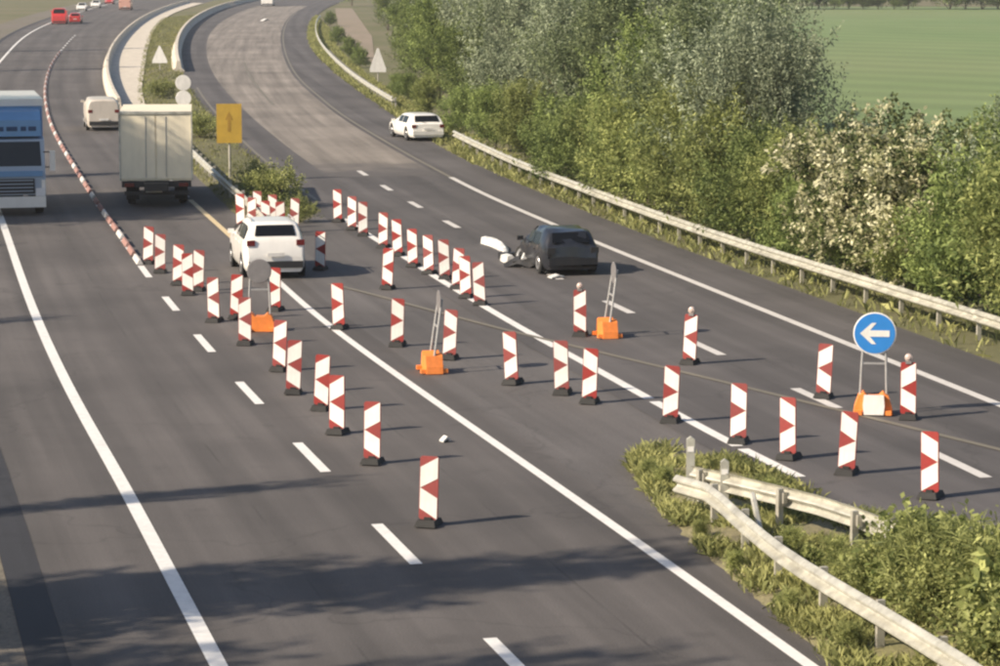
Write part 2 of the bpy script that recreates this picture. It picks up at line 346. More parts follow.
# joint where the surfacing changes
# ------------------------------------------------------------------ medians
def mound(name, A, B, mat, h=.12, z0=.006, nx=9):
    A, B = np.asarray(A), np.asarray(B); n = len(A); v = []; f = []
    for i in range(n):
        for j in range(nx):
            t = j / (nx - 1); p = A[i] * (1 - t) + B[i] * t; e = min(t, 1 - t, i / 6, (n - 1 - i) / 6) * 5
            z = z0 - .02 + (h + rng.uniform(-.03, .03)) * min(1, e) ; v.append((p[0] + rng.uniform(-.06, .06), p[1] + rng.uniform(-.1, .1), z))
    for i in range(n - 1):
        for j in range(nx - 1): a_ = i * nx + j; f.append((a_, a_ + 1, a_ + nx + 1, a_ + nx))
    me = bpy.data.meshes.new(name); me.from_pydata(v, [], f); me.materials.append(mat)
    if me.polygons[0].normal.z < 0: me.flip_normals()
    me.polygons.foreach_set('use_smooth', [True] * len(f)); o = link(name, me); o['kind'] = 'structure'; return o
IL = Curve([(960, 790), (880, 712), (824, 662), (780, 622), (716, 566), (668, 520), (640, 485), (634, 470)], smooth=15)
IR = Curve([(1200, 685), (1000, 588), (900, 538), (810, 497), (740, 465), (690, 452), (645, 452), (634, 462)], smooth=15)
def pair_frac(c1, c2, n): f = np.linspace(0, 1, n); return c1.at(f * c1.len), c2.at(f * c2.len)
isl = pair_frac(IL, IR, 60); mound('median_island', isl[0], isl[1], M['island_ground'])
FL = Curve([(268, 238), (238, 217), (206, 186), (182, 163), (160, 139), (146, 118), (138, 95), (141, 70), (146, 45), (156, 25), (176, 12), (215, 0)], smooth=15)
FR = Curve([(322, 214), (310, 204), (286, 183), (248, 152), (207, 110), (190, 88), (181, 68), (180, 48), (187, 32), (200, 20), (225, 8), (270, -3)], smooth=15)
med = pair_frac(FL, FR, 110); mound('far_median', med[0], med[1], M['grass_ground'])
# concrete strips and low walls beside the far median
qa, qb = SLn.near(P(115, 120)), SLn.near(P(185, 3)); A = SLn.off(.25).at(np.linspace(qa, qb, 60)); fa, fb = FL.near(P(150, 122)), FL.near(P(200, 4)); B = FL.off(.3).at(np.linspace(fa, fb, 60))
strip('concrete_apron', A, B, .12, M['concrete'], 'structure')
def wall_profile(name, c, a, b, prof, mat, label, seg=6.0, cat='barrier', group=None):
    root = empty(name, (*c.at(a), 0)); n = max(1, int((b - a) / seg)); step = (b - a) / n
    for k in range(n):
        q = np.linspace(a + k * step + .01, a + (k + 1) * step - .01, 4); p, t = c.at(q), c.tan(q); nr = np.stack([t[:, 1], -t[:, 0]], -1); m = MB(); w_ = len(prof)
        for i in range(4):
            for o_, z in prof: m.v.append((p[i][0] + nr[i][0] * o_ - root.location.x, p[i][1] + nr[i][1] * o_ - root.location.y, z))
        for i in range(3):
            for j in range(w_): x = i * w_ + j; y = i * w_ + (j + 1) % w_; m.f.append((x, y, y + w_, x + w_))
        m.f += [tuple(range(w_)), tuple(range(3 * w_, 4 * w_))]
        m.build('wall_segment', mat, root)
    tag(root, label, cat, group); return root
jersey = [(-.33, 0), (-.33, .1), (-.16, .32), (-.1, .86), (.1, .86), (.16, .32), (.33, .1), (.33, 0)]
wall_profile('concrete_barrier', SLn, SLn.near(P(108, 110)), SLn.near(P(185, 3)), [(x + .65, z * .9) for x, z in jersey], M['concrete'], 'pale concrete barrier curving along the far left carriageway behind the cream truck', 8)
wall_profile('concrete_barrier', FR, FR.near(P(183, 72)), FR.near(P(270, -3)), [(x * 1.5 - .3, z * 1.05) for x, z in jersey], M['concrete'], 'pale concrete barrier curving along the far right carriageway beyond the yellow sign', 8)

# ------------------------------------------------------------------ guardrails
WB = [(.02, .325), (.06, .3), (.1, .265), (.1, .235), (.015, .185), (.0, .1625), (.015, .14), (.1, .09), (.1, .06), (.06, .025), (.02, .0)]
WB = WB + [(x - .012, z) for x, z in WB[::-1]]
def guardrail(c, a, b, label, face=1, spacing=2.4, post_to=1e9, zfun=lambda s: .44, group=None, block=.16, bolts=False):
    bt = MB().lathe([(.028, block + .0), (.028, block + .05), (.015, block + .065)], 'y', (0, 0, 0), 8).mesh('bolt', M['chassis'])
    root = empty('guardrail', (*c.at(a), 0)); ox, oy = root.location.x, root.location.y
    pm = MB().box((0, 0, .36), (.07, .11, .78)).mesh('post', M['post']); bl = MB().box((0, block / 2, .6), (.16, block - .02, .18)).mesh('spacer', M['post'])
    n = max(1, round((b - a) / (spacing * 2))); seg = (b - a) / n
    for k in range(n):
        s0, s1 = a + k * seg, a + (k + 1) * seg
        q = np.linspace(s0, min(s1 + .12, b), 5); p, t = c.at(q), c.tan(q); nr = np.stack([t[:, 1], -t[:, 0]], -1) * face
        m = MB(); w_ = len(WB); lap = .006 * (k % 2)
        for i in range(5):
            for o_, z in WB: m.v.append((p[i][0] + nr[i][0] * (o_ + block + lap) - ox, p[i][1] + nr[i][1] * (o_ + block + lap) - oy, z + zfun(q[i])))
        for i in range(4):
            for j in range(w_): x = i * w_ + j; y = i * w_ + (j + 1) % w_; m.f.append((x, y, y + w_, x + w_))
        m.f += [tuple(range(w_)), tuple(range(4 * w_, 5 * w_))]
        m.build('rail_beam', M['rail'], root)
    for k in range(int((b - a) / spacing) + 1):
        s = a + k * spacing
        if s - a > post_to: break
        p, t = c.at(s), c.tan(s); o = link('post', pm, root); o.location = (p[0] - ox, p[1] - oy, zfun(s) - .44); o.rotation_euler.z = math.atan2(t[1], t[0])
        if bolts:
            for zz in (.515, .675):
                ob = link('bolt', bt, root); ob.location = (p[0] - ox, p[1] - oy, zfun(s) - .44 + zz - .0); ob.rotation_euler.z = o.rotation_euler.z + (math.pi if face > 0 else 0)
        o2 = link('spacer', bl, root); o2.location = o.location; o2.rotation_euler.z = o.rotation_euler.z + (math.pi if face > 0 else 0)
    tag(root, label, 'guardrail', group); return root
van_s = GR.near(P(396, 110)); van_e = GR.near(P(458, 146))
guardrail(GR, 0, van_e, 'long galvanised guardrail beside the right hard shoulder in front of the trees', -1)
guardrail(GR, van_s, GR.near(P(321, 19)), 'far guardrail curving away beyond the white car on the shoulder', -1, post_to=90)
hx, hy = P(679, 517).x, P(679, 517).y
IRL = Curve([(1075, 790), (994, 729), (910, 673), (800, 603), (768, 577), (745, 556), (724, 536), (703, 523), (679, 518)], smooth=8)
IRR = Curve([(1150, 690), (1000, 619), (896, 575), (820, 545), (777, 533), (749, 526), (722, 519), (700, 513), (683, 510)], smooth=8)
guardrail(IRL, 0, IRL.len - .05, 'near galvanised guardrail curving to a blunt end on the grass island', -1, 2.0, block=.1, bolts=True)
guardrail(IRR, 0, IRR.len - .05, 'galvanised guardrail half hidden by weeds on far edge of the grass island', 1, 2.0, block=.1)
MR = Curve([(276, 246), (252, 218), (236, 204), (215, 184), (194, 163), (172, 140)], smooth=8)
guardrail(MR, .5, MR.len, 'short pale guardrail on the far median between cream truck and yellow sign', -1, 2.4)
# marker posts at the blunt end
for u, v, h, lb in ((690, 506, 1.22, 'tall pale marker post standing at the blunt end of island guardrails'), (724, 517, 1.0, 'shorter pale marker post just right of the tall one on the island')):
    p = P(u, v); r_ = empty('marker_post', p); m = MB(); m.prism([(-.07, 0), (.07, 0), (.07, h - .05), (.0, h), (-.07, h - .05)], 'y', -.04, .04); m.build('shaft', M['rail'], r_)
    MB().box((0, -.044, h - .22), (.11, .008, .09)).build('reflector', M['white'], r_); tag(r_, lb, 'post')
p = P(768, 568); q = P(752, 531); r_ = empty('rail_brace', p)
m = MB(); m.tube([(0, 0, .02), (q.x - p.x, q.y - p.y, .62)], .05, 6); m.build('strut', M['rail'], r_); MB().box((0, 0, .03), (.28, .28, .06)).build('foot_plate', M['rail'], r_); tag(r_, 'slanting pale steel brace between the two guardrails near their blunt end', 'brace')

# ------------------------------------------------------------------ beacons
PW, PH, PZ = .32, 1.06, .1
def chev(side):                                   # side -1: points left in the picture, +1: points right
    m = MB(); l, r = (-PW / 2 + .012, PW / 2 - .012); y = -.021
    a, b = (l, r) if side < 0 else (r, l)         # a: apex edge, b: open edge
    for sg in (1, -1):
        mid = PZ + PH / 2; q = [(a, mid), (a, mid + sg * .345), (b, mid + sg * (PH / 2 - .012)), (b, mid + sg * .165)]
        m.prism(q, 'y', y, y + .006)
    return m.mesh('chevron', M['white'])
pan = MB().prism([(-PW / 2 + .03, PZ), (PW / 2 - .03, PZ), (PW / 2, PZ + .03), (PW / 2, PZ + PH - .03), (PW / 2 - .03, PZ + PH), (-PW / 2 + .03, PZ + PH), (-PW / 2, PZ + PH - .03), (-PW / 2, PZ + .03)], 'y', -.015, .015).mesh('panel', M['red'])
bck = MB().box((0, .019, PZ + PH / 2), (.08, .008, PH - .1)).mesh('back_stiffener', M['plate'])
foot = MB(); foot.box((0, .05, .05), (.36, .56, .1), 0, .82); foot.box((0, .0, .115), (.12, .12, .05)); foot = foot.mesh('foot', M['rubber'])
lamp = MB().lathe([(.03, .0), (.05, .02), (.075, .03), (.08, .05), (.08, .12), (.06, .15), (.03, .16)], 'y', (0, -.08, PZ + PH + .1), 14).mesh('warning_lamp', M['lamp'], True)
lampb = MB().box((0, 0, PZ + PH + .03), (.12, .09, .12)).mesh('lamp_battery', M['plate'])
CH = {-1: chev(-1), 1: chev(1)}
def beacon(u, v, side, label, group, lampon=False, yaw=None, h=1.0):
    p = P(u, v); o = empty('chevron_beacon', (p.x, p.y, .011)); y = R(-12) if yaw is None else yaw
    o.rotation_euler.z = math.atan2(-p.x, p.y) * .6 + y + R(random.uniform(-7, 7)); o.scale = (h, h, h); o.rotation_euler.x = R(random.uniform(-4, 3)); o.rotation_euler.y = R(random.uniform(-3.5, 3.5))
    for n_, me_ in (('panel', pan), ('chevron', CH[side]), ('back_stiffener', bck), ('foot', foot)):
        c = link(n_, me_, o)
        if n_ in ('panel', 'chevron'): c.rotation_euler.x = R(random.uniform(-2, 2)) * 0
    if lampon: link('warning_lamp', lamp, o); link('lamp_battery', lampb, o)
    return tag(o, label, 'beacon', group)
ORD = ['first', 'second', 'third', 'fourth', 'fifth', 'sixth', 'seventh', 'eighth', 'ninth', 'tenth', 'eleventh', 'twelfth', 'thirteenth', 'fourteenth']
chain_near = [(428, 526), (372, 464), (337, 434), (321, 410), (293, 394), (279, 371), (245, 345), (214, 322), (236, 318)]
for i, (u, v) in enumerate(chain_near[:8]):
    beacon(u, v, -1, 'left pointing chevron beacon, %s from the bottom in the left row' % ORD[i], 'left row of chevron beacons')
beacon(236, 319, -1, 'chevron beacon half hidden beside the orange footed sign before the white car', 'left row of chevron beacons')
for i, (u, v) in enumerate([(198, 291), (188, 295), (178, 285), (160, 273), (148, 264)]):
    beacon(u, v, 1 if i != 1 else -1, 'chevron beacon, %s from right in the cluster left of the white car' % ORD[i], 'cluster of beacons behind the cream truck')
for u, v, s, lb in [(275, 311, 1, 'right pointing chevron beacon just behind the orange based round sign'), (320, 270, -1, 'left pointing chevron beacon close to the right side of the white car'), (339, 329, 1, 'right pointing chevron beacon standing on the white line right of the white car'),
                    (387, 289, -1, 'chevron beacon standing alone in the crossover below the dense beacon row'), (397, 346, 1, 'right pointing chevron beacon left of the leaning orange based sign'), (449, 359, 1, 'right pointing chevron beacon touching the leaning orange based sign')]:
    beacon(u, v, s, lb, 'beacons in the crossover')
for i, (u, v) in enumerate([(338, 222), (352, 230), (363, 236), (383, 248), (398, 256), (413, 267), (429, 274), (445, 279), (457, 289), (466, 298), (480, 305)]):
    beacon(u, v, 1 if i < 10 else -1, 'chevron beacon, %s from left in the dense row along the right carriageway' % ORD[i], 'dense row of beacons on the right carriageway')
for i, (u, v) in enumerate([(512, 384), (562, 394), (589, 403), (670, 422), (738, 443), (788, 459), (846, 474), (930, 498)]):
    beacon(u, v, 1, 'right pointing chevron beacon, %s from left in the row above the island' % ORD[i], 'diagonal row of beacons beside the island', yaw=R(-16))
for u, v, lb, lp in [(580, 336, 'left pointing chevron beacon with a lamp, in front of the dark wrecked car', 1), (689, 364, 'left pointing chevron beacon with a lamp, midway between wreck and blue sign', 1), (823, 398, 'left pointing chevron beacon just left of the blue arrow sign', 0), (908, 419, 'left pointing chevron beacon with a lamp just right of the blue arrow sign', 1)]:
    beacon(u, v, -1, lb, 'right row of chevron beacons', lp, yaw=R(-14))
for i, (u, v, s) in enumerate([(241, 227, 1), (251, 231, -1), (267, 235, 1), (281, 236, -1), (258, 224, 1), (274, 228, 1), (294, 232, 1)]):
    beacon(u, v, s, 'chevron beacon, %s from left in the bunch behind the white car' % ORD[[0, 1, 3, 5, 2, 4, 6][i]], 'bunch of beacons behind the white car')

# ------------------------------------------------------------------ low lane separators on the far dashed line
sep_w = MB(); sep_w.prism([(-.1, 0), (.1, 0), (.07, .07), (.03, .14), (-.03, .14), (-.07, .07)], 'x', -.9, .9)
sw = sep_w.mesh('separator', M['paint_dim']); sr = bpy.data.meshes.new_from_object(bpy.data.objects.new('t', sw)); sr.materials.clear(); sr.materials.append(plain('faded_red', (.3, .17, .15), .8))
s0, s1 = DL.near(P(136, 262)), DL.near(P(60, 52)); k = 0; s = s0
while s < s1:
    p, t = DL.at(s), DL.tan(s); y = p[1]; o = link('lane_separator', sw if k % 3 == 0 else sr); o.location = (p[0], p[1], .012); o.rotation_euler.z = math.atan2(t[1], t[0])
    tag(o, 'low white separator block in the chain between blue truck and cream truck' if k % 3 == 0 else 'low faded red separator block in the chain between blue truck and cream truck', 'separator', 'white lane separators' if k % 3 == 0 else 'red lane separators')
    s += 2.53; k += 1

# ------------------------------------------------------------------ temporary signs with orange feet
def stand(u, v, rz, label, front=None, disc_r=.42, zc=1.62, lean=0.0, mate='plate', bag=False):
    p = P(u, v); o = empty('temporary_sign', (p.x, p.y, .011), rz)
    m = MB(); m.prism([(-.4, 0), (.4, 0), (.38, .16), (.3, .4), (.2, .46), (.12, .38), (-.12, .38), (-.2, .46), (-.3, .4), (-.38, .16)], 'y', -.19, .19); m.build('base', M['orange'], o)
    for x in (-.25, .25):
        m = MB(); m.tube([(x * 1.1, 0, .3), (x, lean * .5, 1.0), (x * .85, lean, zc + .1)], .028, 8); m.build('pole', M['pole'], o, True)
        MB().box((x * 1.2, -.0, .06), (.12, .62, .09)).build('skid', M['orange'], o)
    m = MB(); m.box((0, lean * .55, 1.05), (.46, .03, .04)); m.build('cross_bar', M['pole'], o)
    m = MB(); m.lathe([(disc_r - .02, -.012), (disc_r, -.006), (disc_r, .006), (disc_r - .02, .012)], 'y', (0, -.04 + lean, zc), 36); d = m.build('sign_disc', M[mate], o)
    if front == 'arrow':
        m = MB(); m.lathe([(disc_r - .025, -.058 + lean), (disc_r - .025, -.053 + lean)], 'y', (0, 0, zc), 36); m.build('blue_face', M['blue'], d)
        a = .3; y = -.064 + lean
        m = MB(); m.prism([(-a, zc), (-.06, zc + .22), (.03, zc + .22), (-.1, zc + .065), (a, zc + .065), (a, zc - .065), (-.1, zc - .065), (.03, zc - .22), (-.06, zc - .22)], 'y', y, y + .004); m.build('arrow', M['white'], d)
    if bag:
        m = MB(); m.prism([(-.2, .02), (.2, .02), (.22, .2), (.2, .42), (-.2, .42), (-.22, .2)], 'y', -.3, -.2); m.build('battery_box', M['white'], o)
    return tag(o, label, 'road sign', 'temporary signs on orange feet')
stand(873, 414, R(-6), 'blue round sign with white left arrow on an orange foot', 'arrow', .44, 1.68, 0, 'white', True)
stand(260, 331, R(2), 'grey backed round sign on an orange foot in front of the white car', None, .31, 1.52)
stand(432, 372, R(-79), 'grey sign turned edge on above a bright orange foot in the crossover', None, .27, 1.6, .2)
stand(607, 337, R(-79), 'grey sign turned edge on above an orange foot beside the wrecked car', None, .27, 1.6, .2)

# ------------------------------------------------------------------ fixed signs
def post_sign(u, v, rz, name, label):
    p = P(u, v); o = empty(name, (p.x, p.y, 0), rz); tag(o, label, 'road sign'); return o
o = post_sign(230, 181, R(5), 'yellow_sign', 'tall yellow rectangular sign on a single post in the far median')
MB().tube([(0, 0, 0), (0, 0, 3.2)], .05).build('post', M['post'], o); MB().box((0, -.07, 2.45), (1.06, .03, 1.66)).build('panel', M['yellow'], o)
m = MB(); m.prism([(-.06, 2.1), (.06, 2.1), (.06, 2.6), (.17, 2.6), (.0, 2.95), (-.17, 2.6), (-.06, 2.6)], 'y', -.092, -.087); m.build('dark_mark', M['ink'], o)
o = post_sign(184, 130, R(8), 'double_disc_sign', 'two white discs stacked on one post behind the cream truck'); MB().tube([(0, 0, 0), (0, 0, 3.0)], .045).build('post', M['post'], o)
for z in (1.75, 2.6): MB().lathe([(.42, -.09), (.43, -.08), (.43, -.06)], 'y', (0, 0, z), 28).build('disc', M['white'], o)
o = post_sign(160, 72, R(5), 'triangle_sign', 'white triangular sign among the pale barriers of the far median'); MB().tube([(0, 0, 0), (0, 0, 1.9)], .05).build('post', M['post'], o)
MB().prism([(-.62, .75), (.62, .75), (.62, .95), (.05, 2.2), (-.05, 2.2), (-.62, .95)], 'y', -.1, -.06).build('plate', M['white'], o)
o = post_sign(378, 84, R(8), 'triangle_sign', 'white triangular sign standing behind the right guardrail near the trees'); MB().tube([(0, 0, 0), (0, 0, 2.2)], .05).build('post', M['post'], o)
MB().prism([(-.6, .9), (.6, .9), (.62, 1.15), (.06, 2.7), (-.06, 2.7), (-.62, 1.15)], 'y', -.1, -.06).build('plate', M['white'], o)

# ------------------------------------------------------------------ vehicles
def car(name, loc, rz, label, paintm, L=4.3, W=1.78, H=1.5, belt=.92, style='hatch', group=None, cat='car', crash=False):
    root = empty(name, loc, rz); h2 = L / 2
    top = {'hatch': [(-1, .62), (-.985, .95), (-.93, 1.02), (-.78, 1.42), (-.6, 1.5), (-.1, 1.5), (.06, 1.44), (.42, .99), (.6, .93), (.9, .8), (.985, .62), (1, .5)],
           'suv': [(-1, .6), (-.985, 1.0), (-.96, 1.08), (-.87, 1.43), (-.78, 1.5), (-.1, 1.5), (.05, 1.44), (.36, 1.06), (.6, 1.0), (.92, .88), (.99, .66), (1, .5)],
           'sedan': [(-1, .6), (-.985, .9), (-.9, .97), (-.72, 1.0), (-.48, 1.4), (-.3, 1.5), (-.02, 1.48), (.1, 1.42), (.44, .98), (.62, .92), (.92, .8), (.99, .62), (1, .5)],
           'van': [(-1, .5), (-.995, 1.0), (-.985, 1.42), (-.95, 1.5), (-.3, 1.5), (.45, 1.5), (.55, 1.44), (.78, 1.0), (.86, .93), (.97, .8), (.995, .6), (1, .5)]}[style]
    tx = [a * h2 for a, _ in top]; tz = [z * H / 1.5 for _, z in top]
    def topz(x): return float(np.interp(x, tx, tz))
    def hw(x): a = abs(x) / h2; return W / 2 * (1 - .13 * max(0, (a - .72) / .28) ** 2)
    def sect(x):
        z = topz(x); w_ = hw(x); bl = min(belt * H / 1.5, z - .03); g = max(0, min(1, (z - bl - .05) / .4)); wt = w_ * (.94 - .17 * g)
        return [(0, z), (wt * .6, z - .008), (wt * .9, z - .03), (wt, z - .03 - .05 * g), (w_ * .975, bl), (w_, bl - .14), (w_, .5 * bl), (w_ * .98, .32), (w_ * .9, .2)]
    xs = sorted(set(tx + list(np.linspace(-h2, h2, 25)))); m = MB(); ns = 9
    for x in xs:
        s_ = sect(x); pts = [(y, z) for y, z in s_] + [(-y, z) for y, z in s_[:0:-1]]
        for y, z in pts:
            dx = dz = 0
            if crash and x > .1 * h2: k = (x / h2 - .1) / .9; dx = -.85 * k * (1 + .3 * math.sin(9 * y + 3 * z)); dz = .16 * k * math.sin(9 * y + 2)
            if crash: dx += .05 * math.sin(7 * y + 5 * z + 3 * x); dz += .03 * math.sin(6 * x + 4 * y); y += -.07 * max(0, math.sin(2.2 * x + 1.5)) * (y > .5)
            m.v.append((x + dx, y, z + dz))
    n = 2 * ns - 1
    for i in range(len(xs) - 1):
        for j in range(n): a_ = i * n + j; b_ = i * n + (j + 1) % n; m.f.append((a_, b_, b_ + n, a_ + n))
    m.f += [tuple(range(n)), tuple((len(xs) - 1) * n + j for j in range(n))]
    body = m.build('body', paintm, root, True)
    def side(x, t, s):                            # t 0 at belt, 1 at roof edge
        a = sect(x); y = a[4][0] * (1 - t) + a[3][0] * t; z = a[4][1] * (1 - t) + a[3][1] * t; return (x, s * (y + .006), z)
    def patch(name_, x0, x1, s, t0=.1, t1=.88):
        q = MB(); k = 5
        for i in range(k + 1):
            x = x0 + (x1 - x0) * i / k
            for t in (t0, t1):
                q.v.append(side(x, t, s))
            # second skin for thickness
        for i in range(k): q.f.append((2 * i, 2 * i + 2, 2 * i + 3, 2 * i + 1))
        return q.build(name_, M['glass'], root)
    def topglass(name_, x0, x1, kk=.8):
        q = MB(); k = 5
        for i in range(k + 1):
            x = x0 + (x1 - x0) * i / k; y = sect(x)[2][0] * kk / .9
            d = .012
            sl_ = (topz(x + .02) - topz(x - .02)) / .04; nx, nz = -sl_ / math.hypot(1, sl_), 1 / math.hypot(1, sl_)
            for s in (-1, 1): q.v.append((x + nx * d, s * y, topz(x) + nz * d))
        for i in range(k): q.f.append((2 * i, 2 * i + 1, 2 * i + 3, 2 * i + 2))
        return q.build(name_, M['glass'], root)
    rear0, rear1, roof0, roof1, ws = {'hatch': (-.92, -.79, -.6, -.1, .4), 'suv': (-.955, -.875, -.78, -.1, .34), 'sedan': (-.7, -.5, -.3, -.02, .42), 'van': (-.99, -.986, -.95, .45, .76)}[style]
    if style != 'van':
        topglass('rear_window', rear0 * h2 + .02, rear1 * h2); topglass('windscreen', (roof1 + .17) * h2, ws * h2 - .03)
        for s in (-1, 1):
            patch('side_window', (roof0 - .02) * h2, -.24 * h2, s); patch('side_window', -.21 * h2, (roof1 + .2) * h2, s)
            if style == 'suv': patch('quarter_window', -.8 * h2 + .08, (roof0 - .04) * h2 + .02 + .02, s, .2, .75)
    else:
        topglass('windscreen', .56 * h2, .77 * h2)
        for s in (-1, 1): patch('side_window', .3 * h2, .56 * h2, s)
    for s in (-1, 1):
        for xq in (() if crash else (-.22 * h2, .3 * h2, -.6 * h2) if style != 'van' else (-.02 * h2, .32 * h2)):
            q = MB()
            for i_ in (4, 5, 6, 7):
                for e in (-.007, .007): y_, z_ = sect(xq)[i_]; q.v.append((xq + e, s * (y_ + .004), z_))
            for i_ in range(3): q.f.append((2 * i_, 2 * i_ + 1, 2 * i_ + 3, 2 * i_ + 2))
            q.build('door_seam', M['black'], root)
        for xq in (-.3 * h2, .08 * h2): y_, z_ = sect(xq)[5]; MB().box((xq - .12, s * (y_ + .008), z_ + .02), (.2, .025, .035)).build('door_handle', M['black'] if crash else paintm, root)
    if style in ('suv', 'hatch') and not crash: MB().tube([(-.97 * h2, .05, .99 * H * .68), (-.93 * h2 - .02, .3, .99 * H * .72)], .01, 5).build('rear_wiper', M['black'], root)
    wx = (-.62 * h2, .62 * h2)
    for x in wx:
        for s in (-1, 1):
            y = s * (W / 2 - .1); t = MB(); t.lathe([(.2, -.1), (.3, -.1), (.325, -.07), (.325, .07), (.3, .1), (.2, .1)], 'y', (0, 0, 0), 22)
            wh = t.build('wheel', M['tyre'], root, True); wh.location = (x - (.35 if crash and x > 0 else 0), y + s * .015, .325)
            if crash and x > 0 and s > 0: wh.rotation_euler = (R(12), 0, R(24))
            q = MB(); q.lathe([(.2, s * .1), (.19, s * .112), (.06, s * .09)], 'y', (0, 0, 0), 16); q.build('rim', M['rim'], wh)
            ar = MB(); ar.lathe([(.385, s * (W / 2 - .02)), (.385, s * (W / 2 + .004))], 'y', (x, 0, .35), 22)
            if not crash: ar.build('wheel_arch', M['black'], root)
    tl = -.985 * h2
    for s in (-1, 1):
        z = {'hatch': .86, 'suv': .98, 'sedan': .82, 'van': .95}[style] * H / 1.5
        MB().box((tl - .01, s * (W / 2 - .2), z - .02), (.05, .24, .17)).build('tail_light', M['black'] if crash else M['taillight'], root)
        if not crash or s < 0: MB().box((h2 * .955, s * (W / 2 - .28), .66 * H / 1.5), (.1, .32, .13)).build('head_light', M['headlight'], root)
        mi = MB(); mi.box((.36 * h2 if style != 'van' else .6 * h2, s * (W / 2 + .06), belt * H / 1.5 + .06), (.1, .2, .13), 0, .9); mi.build('door_mirror', paintm, root)
    b_ = MB(); b_.box((-h2 - .0, 0, .42), (.1, W * .86, .2)); b_.build('rear_bumper', M['black'] if style in ('suv', 'van') else paintm, root)
    if not crash: MB().box((-h2 - .045, 0, .62 if style != 'suv' else .72), (.03, .5, .11)).build('number_plate', M['white'], root)
    MB().box((h2 - .03 - (.5 if crash else 0), 0, .38), (.08, W * .8, .2)).build('front_bumper', M['black'], root)
    MB().box((-.0, 0, .2), (L * .84, W * .82, .1)).build('underbody', M['black'], root)
    if style == 'suv':
        for s in (-1, 1): MB().tube([(-.72 * h2, s * W * .34, H - .02), (-.7 * h2, s * W * .34, H + .045), (-.12 * h2, s * W * .34, H + .045), (-.1 * h2, s * W * .34, H - .02)], .018, 6).build('roof_rail', M['pole'], root)
    return tag(root, label, cat, group)
def heading(c, p, extra=0):
    t = c.tan(c.near(p)); return math.atan2(t[1], t[0]) + extra
def ahead(u, v, rz, half):                        # centre of a vehicle whose rear end stands at the pixel
    p = P(u, v); return (p.x + math.cos(rz) * half, p.y + math.sin(rz) * half, .011)
rz = heading(SLn, P(275, 278)); car('estate_car', ahead(276, 279, rz, 2.15), rz, 'white car seen from behind in the crossover among the beacons', M['carwhite'], 4.4, 1.86, 1.66, .98, 'suv')
rz = heading(RD, P(568, 275), R(1)); car('wrecked_car', ahead(573, 276, rz, 2.0), rz, 'dark grey wrecked hatchback standing alone on the right carriageway', M['cardark'], 4.0, 1.74, 1.34, .92, 'hatch', crash=True)
rz = heading(RE, P(425, 140), R(7)); car('saloon_car', ahead(427, 141, rz, 2.25), rz, 'white car stopped on the hard shoulder against the guardrail', M['carwhite'], 5.0, 1.9, 1.38, .94, 'hatch')
# debris beside the wreck
def shard(u, v, size, rz, label, z=.012, bent=.12):
    p = P(u, v); o = empty('car_debris', (p.x, p.y, z), rz); m = MB(); a, b = size
    m.prism([(-a / 2, 0), (-a * .2, bent * .5), (a * .1, bent), (a / 2, bent * .3), (a / 2, bent * .3 + .04), (a * .1, bent + .05), (-a * .2, bent * .5 + .04), (-a / 2, .03)], 'y', -b / 2, b / 2)
    sh = m.build('panel', M['shard'], o); MB().box((a * .1, 0, bent * .4), (.06, b * .6, bent * .8)).build('bracket', M['black'], o); return tag(o, label, 'debris', 'car debris')
a, b = P(486, 244), P(521, 264); o = empty('car_debris', (a.x, a.y, .012)); d = b - a; L = d.length; nn = Vector((-d.y, d.x, 0)).normalized(); m = MB()
for k in range(9):
    f = k / 8; c = d * f + nn * (.28 * math.sin(f * 5.2) - .05); h = .14 + .09 * math.sin(f * 7 + 1); wd = .13 + .05 * math.sin(f * 9)
    for sx_, sz_ in ((-1, 0), (-.8, 1), (.2, 1.15), (1, .5), (.9, 0)): m.v.append((c.x + nn.x * wd * sx_, c.y + nn.y * wd * sx_, h * sz_ + .004))
for k in range(8):
    for q in range(5): x, y = k * 5 + q, k * 5 + (q + 1) % 5; m.f.append((x, y, y + 5, x + 5))
m.f += [tuple(range(5)), tuple(range(40, 45))]; m.build('bumper_skin', M['shard'], o, True)
MB().box((d.x * .8, d.y * .8, .12), (.9, .4, .2), .3).build('torn_bracket', M['black'], o); tag(o, 'long twisted white bumper lying left of the wrecked car', 'debris', 'car debris')
shard(556, 278, (.42, .3), R(25), 'small white fragment on the asphalt just below the wrecked car', bent=.05)
shard(445, 442, (.16, .16), R(30), 'tiny pale fragment alone on the left carriageway near the solid line', bent=.06)
shard(265, 21, (1.2, 1.0), R(30), 'pale fragment on the far right carriageway below the white lorry', bent=.3)
p = P(525, 267); o = empty('torn_wing', (p.x, p.y, .011), R(160)); m = MB()
for k in range(7):
    for q in range(5): m.v.append((-.6 + k * .2 + random.uniform(-.05, .05), -.3 + q * .15 + random.uniform(-.04, .04), max(.0, .34 * math.sin(k / 6 * 3.1) * math.sin(.3 + q / 4 * 2.6) + random.uniform(-.08, .12))))
m.f = [(k * 5 + q, k * 5 + q + 1, k * 5 + q + 6, k * 5 + q + 5) for k in range(6) for q in range(4)]; m.build('crumpled_sheet', M['black'], o); MB().box((0, 0, .1), (.7, .36, .16), .2).build('wheel_liner', M['rubber'], o); tag(o, 'crumpled black wing lying between white bumper and the wrecked car', 'debris', 'car debris')
p = P(530, 267); o = empty('torn_door', (p.x, p.y, .011), R(15)); m = MB(); m.prism([(-.28, .0), (.2, .02), (.27, .2), (.22, .46), (.0, .54), (-.2, .44), (-.3, .2)], 'y', -.09, .02); m.build('door_skin', M['shard'], o, True); MB().box((0, .06, .24), (.5, .1, .36)).build('inner_frame', M['black'], o); tag(o, 'crumpled white piece standing against the left side of the wrecked car', 'debris', 'car debris')

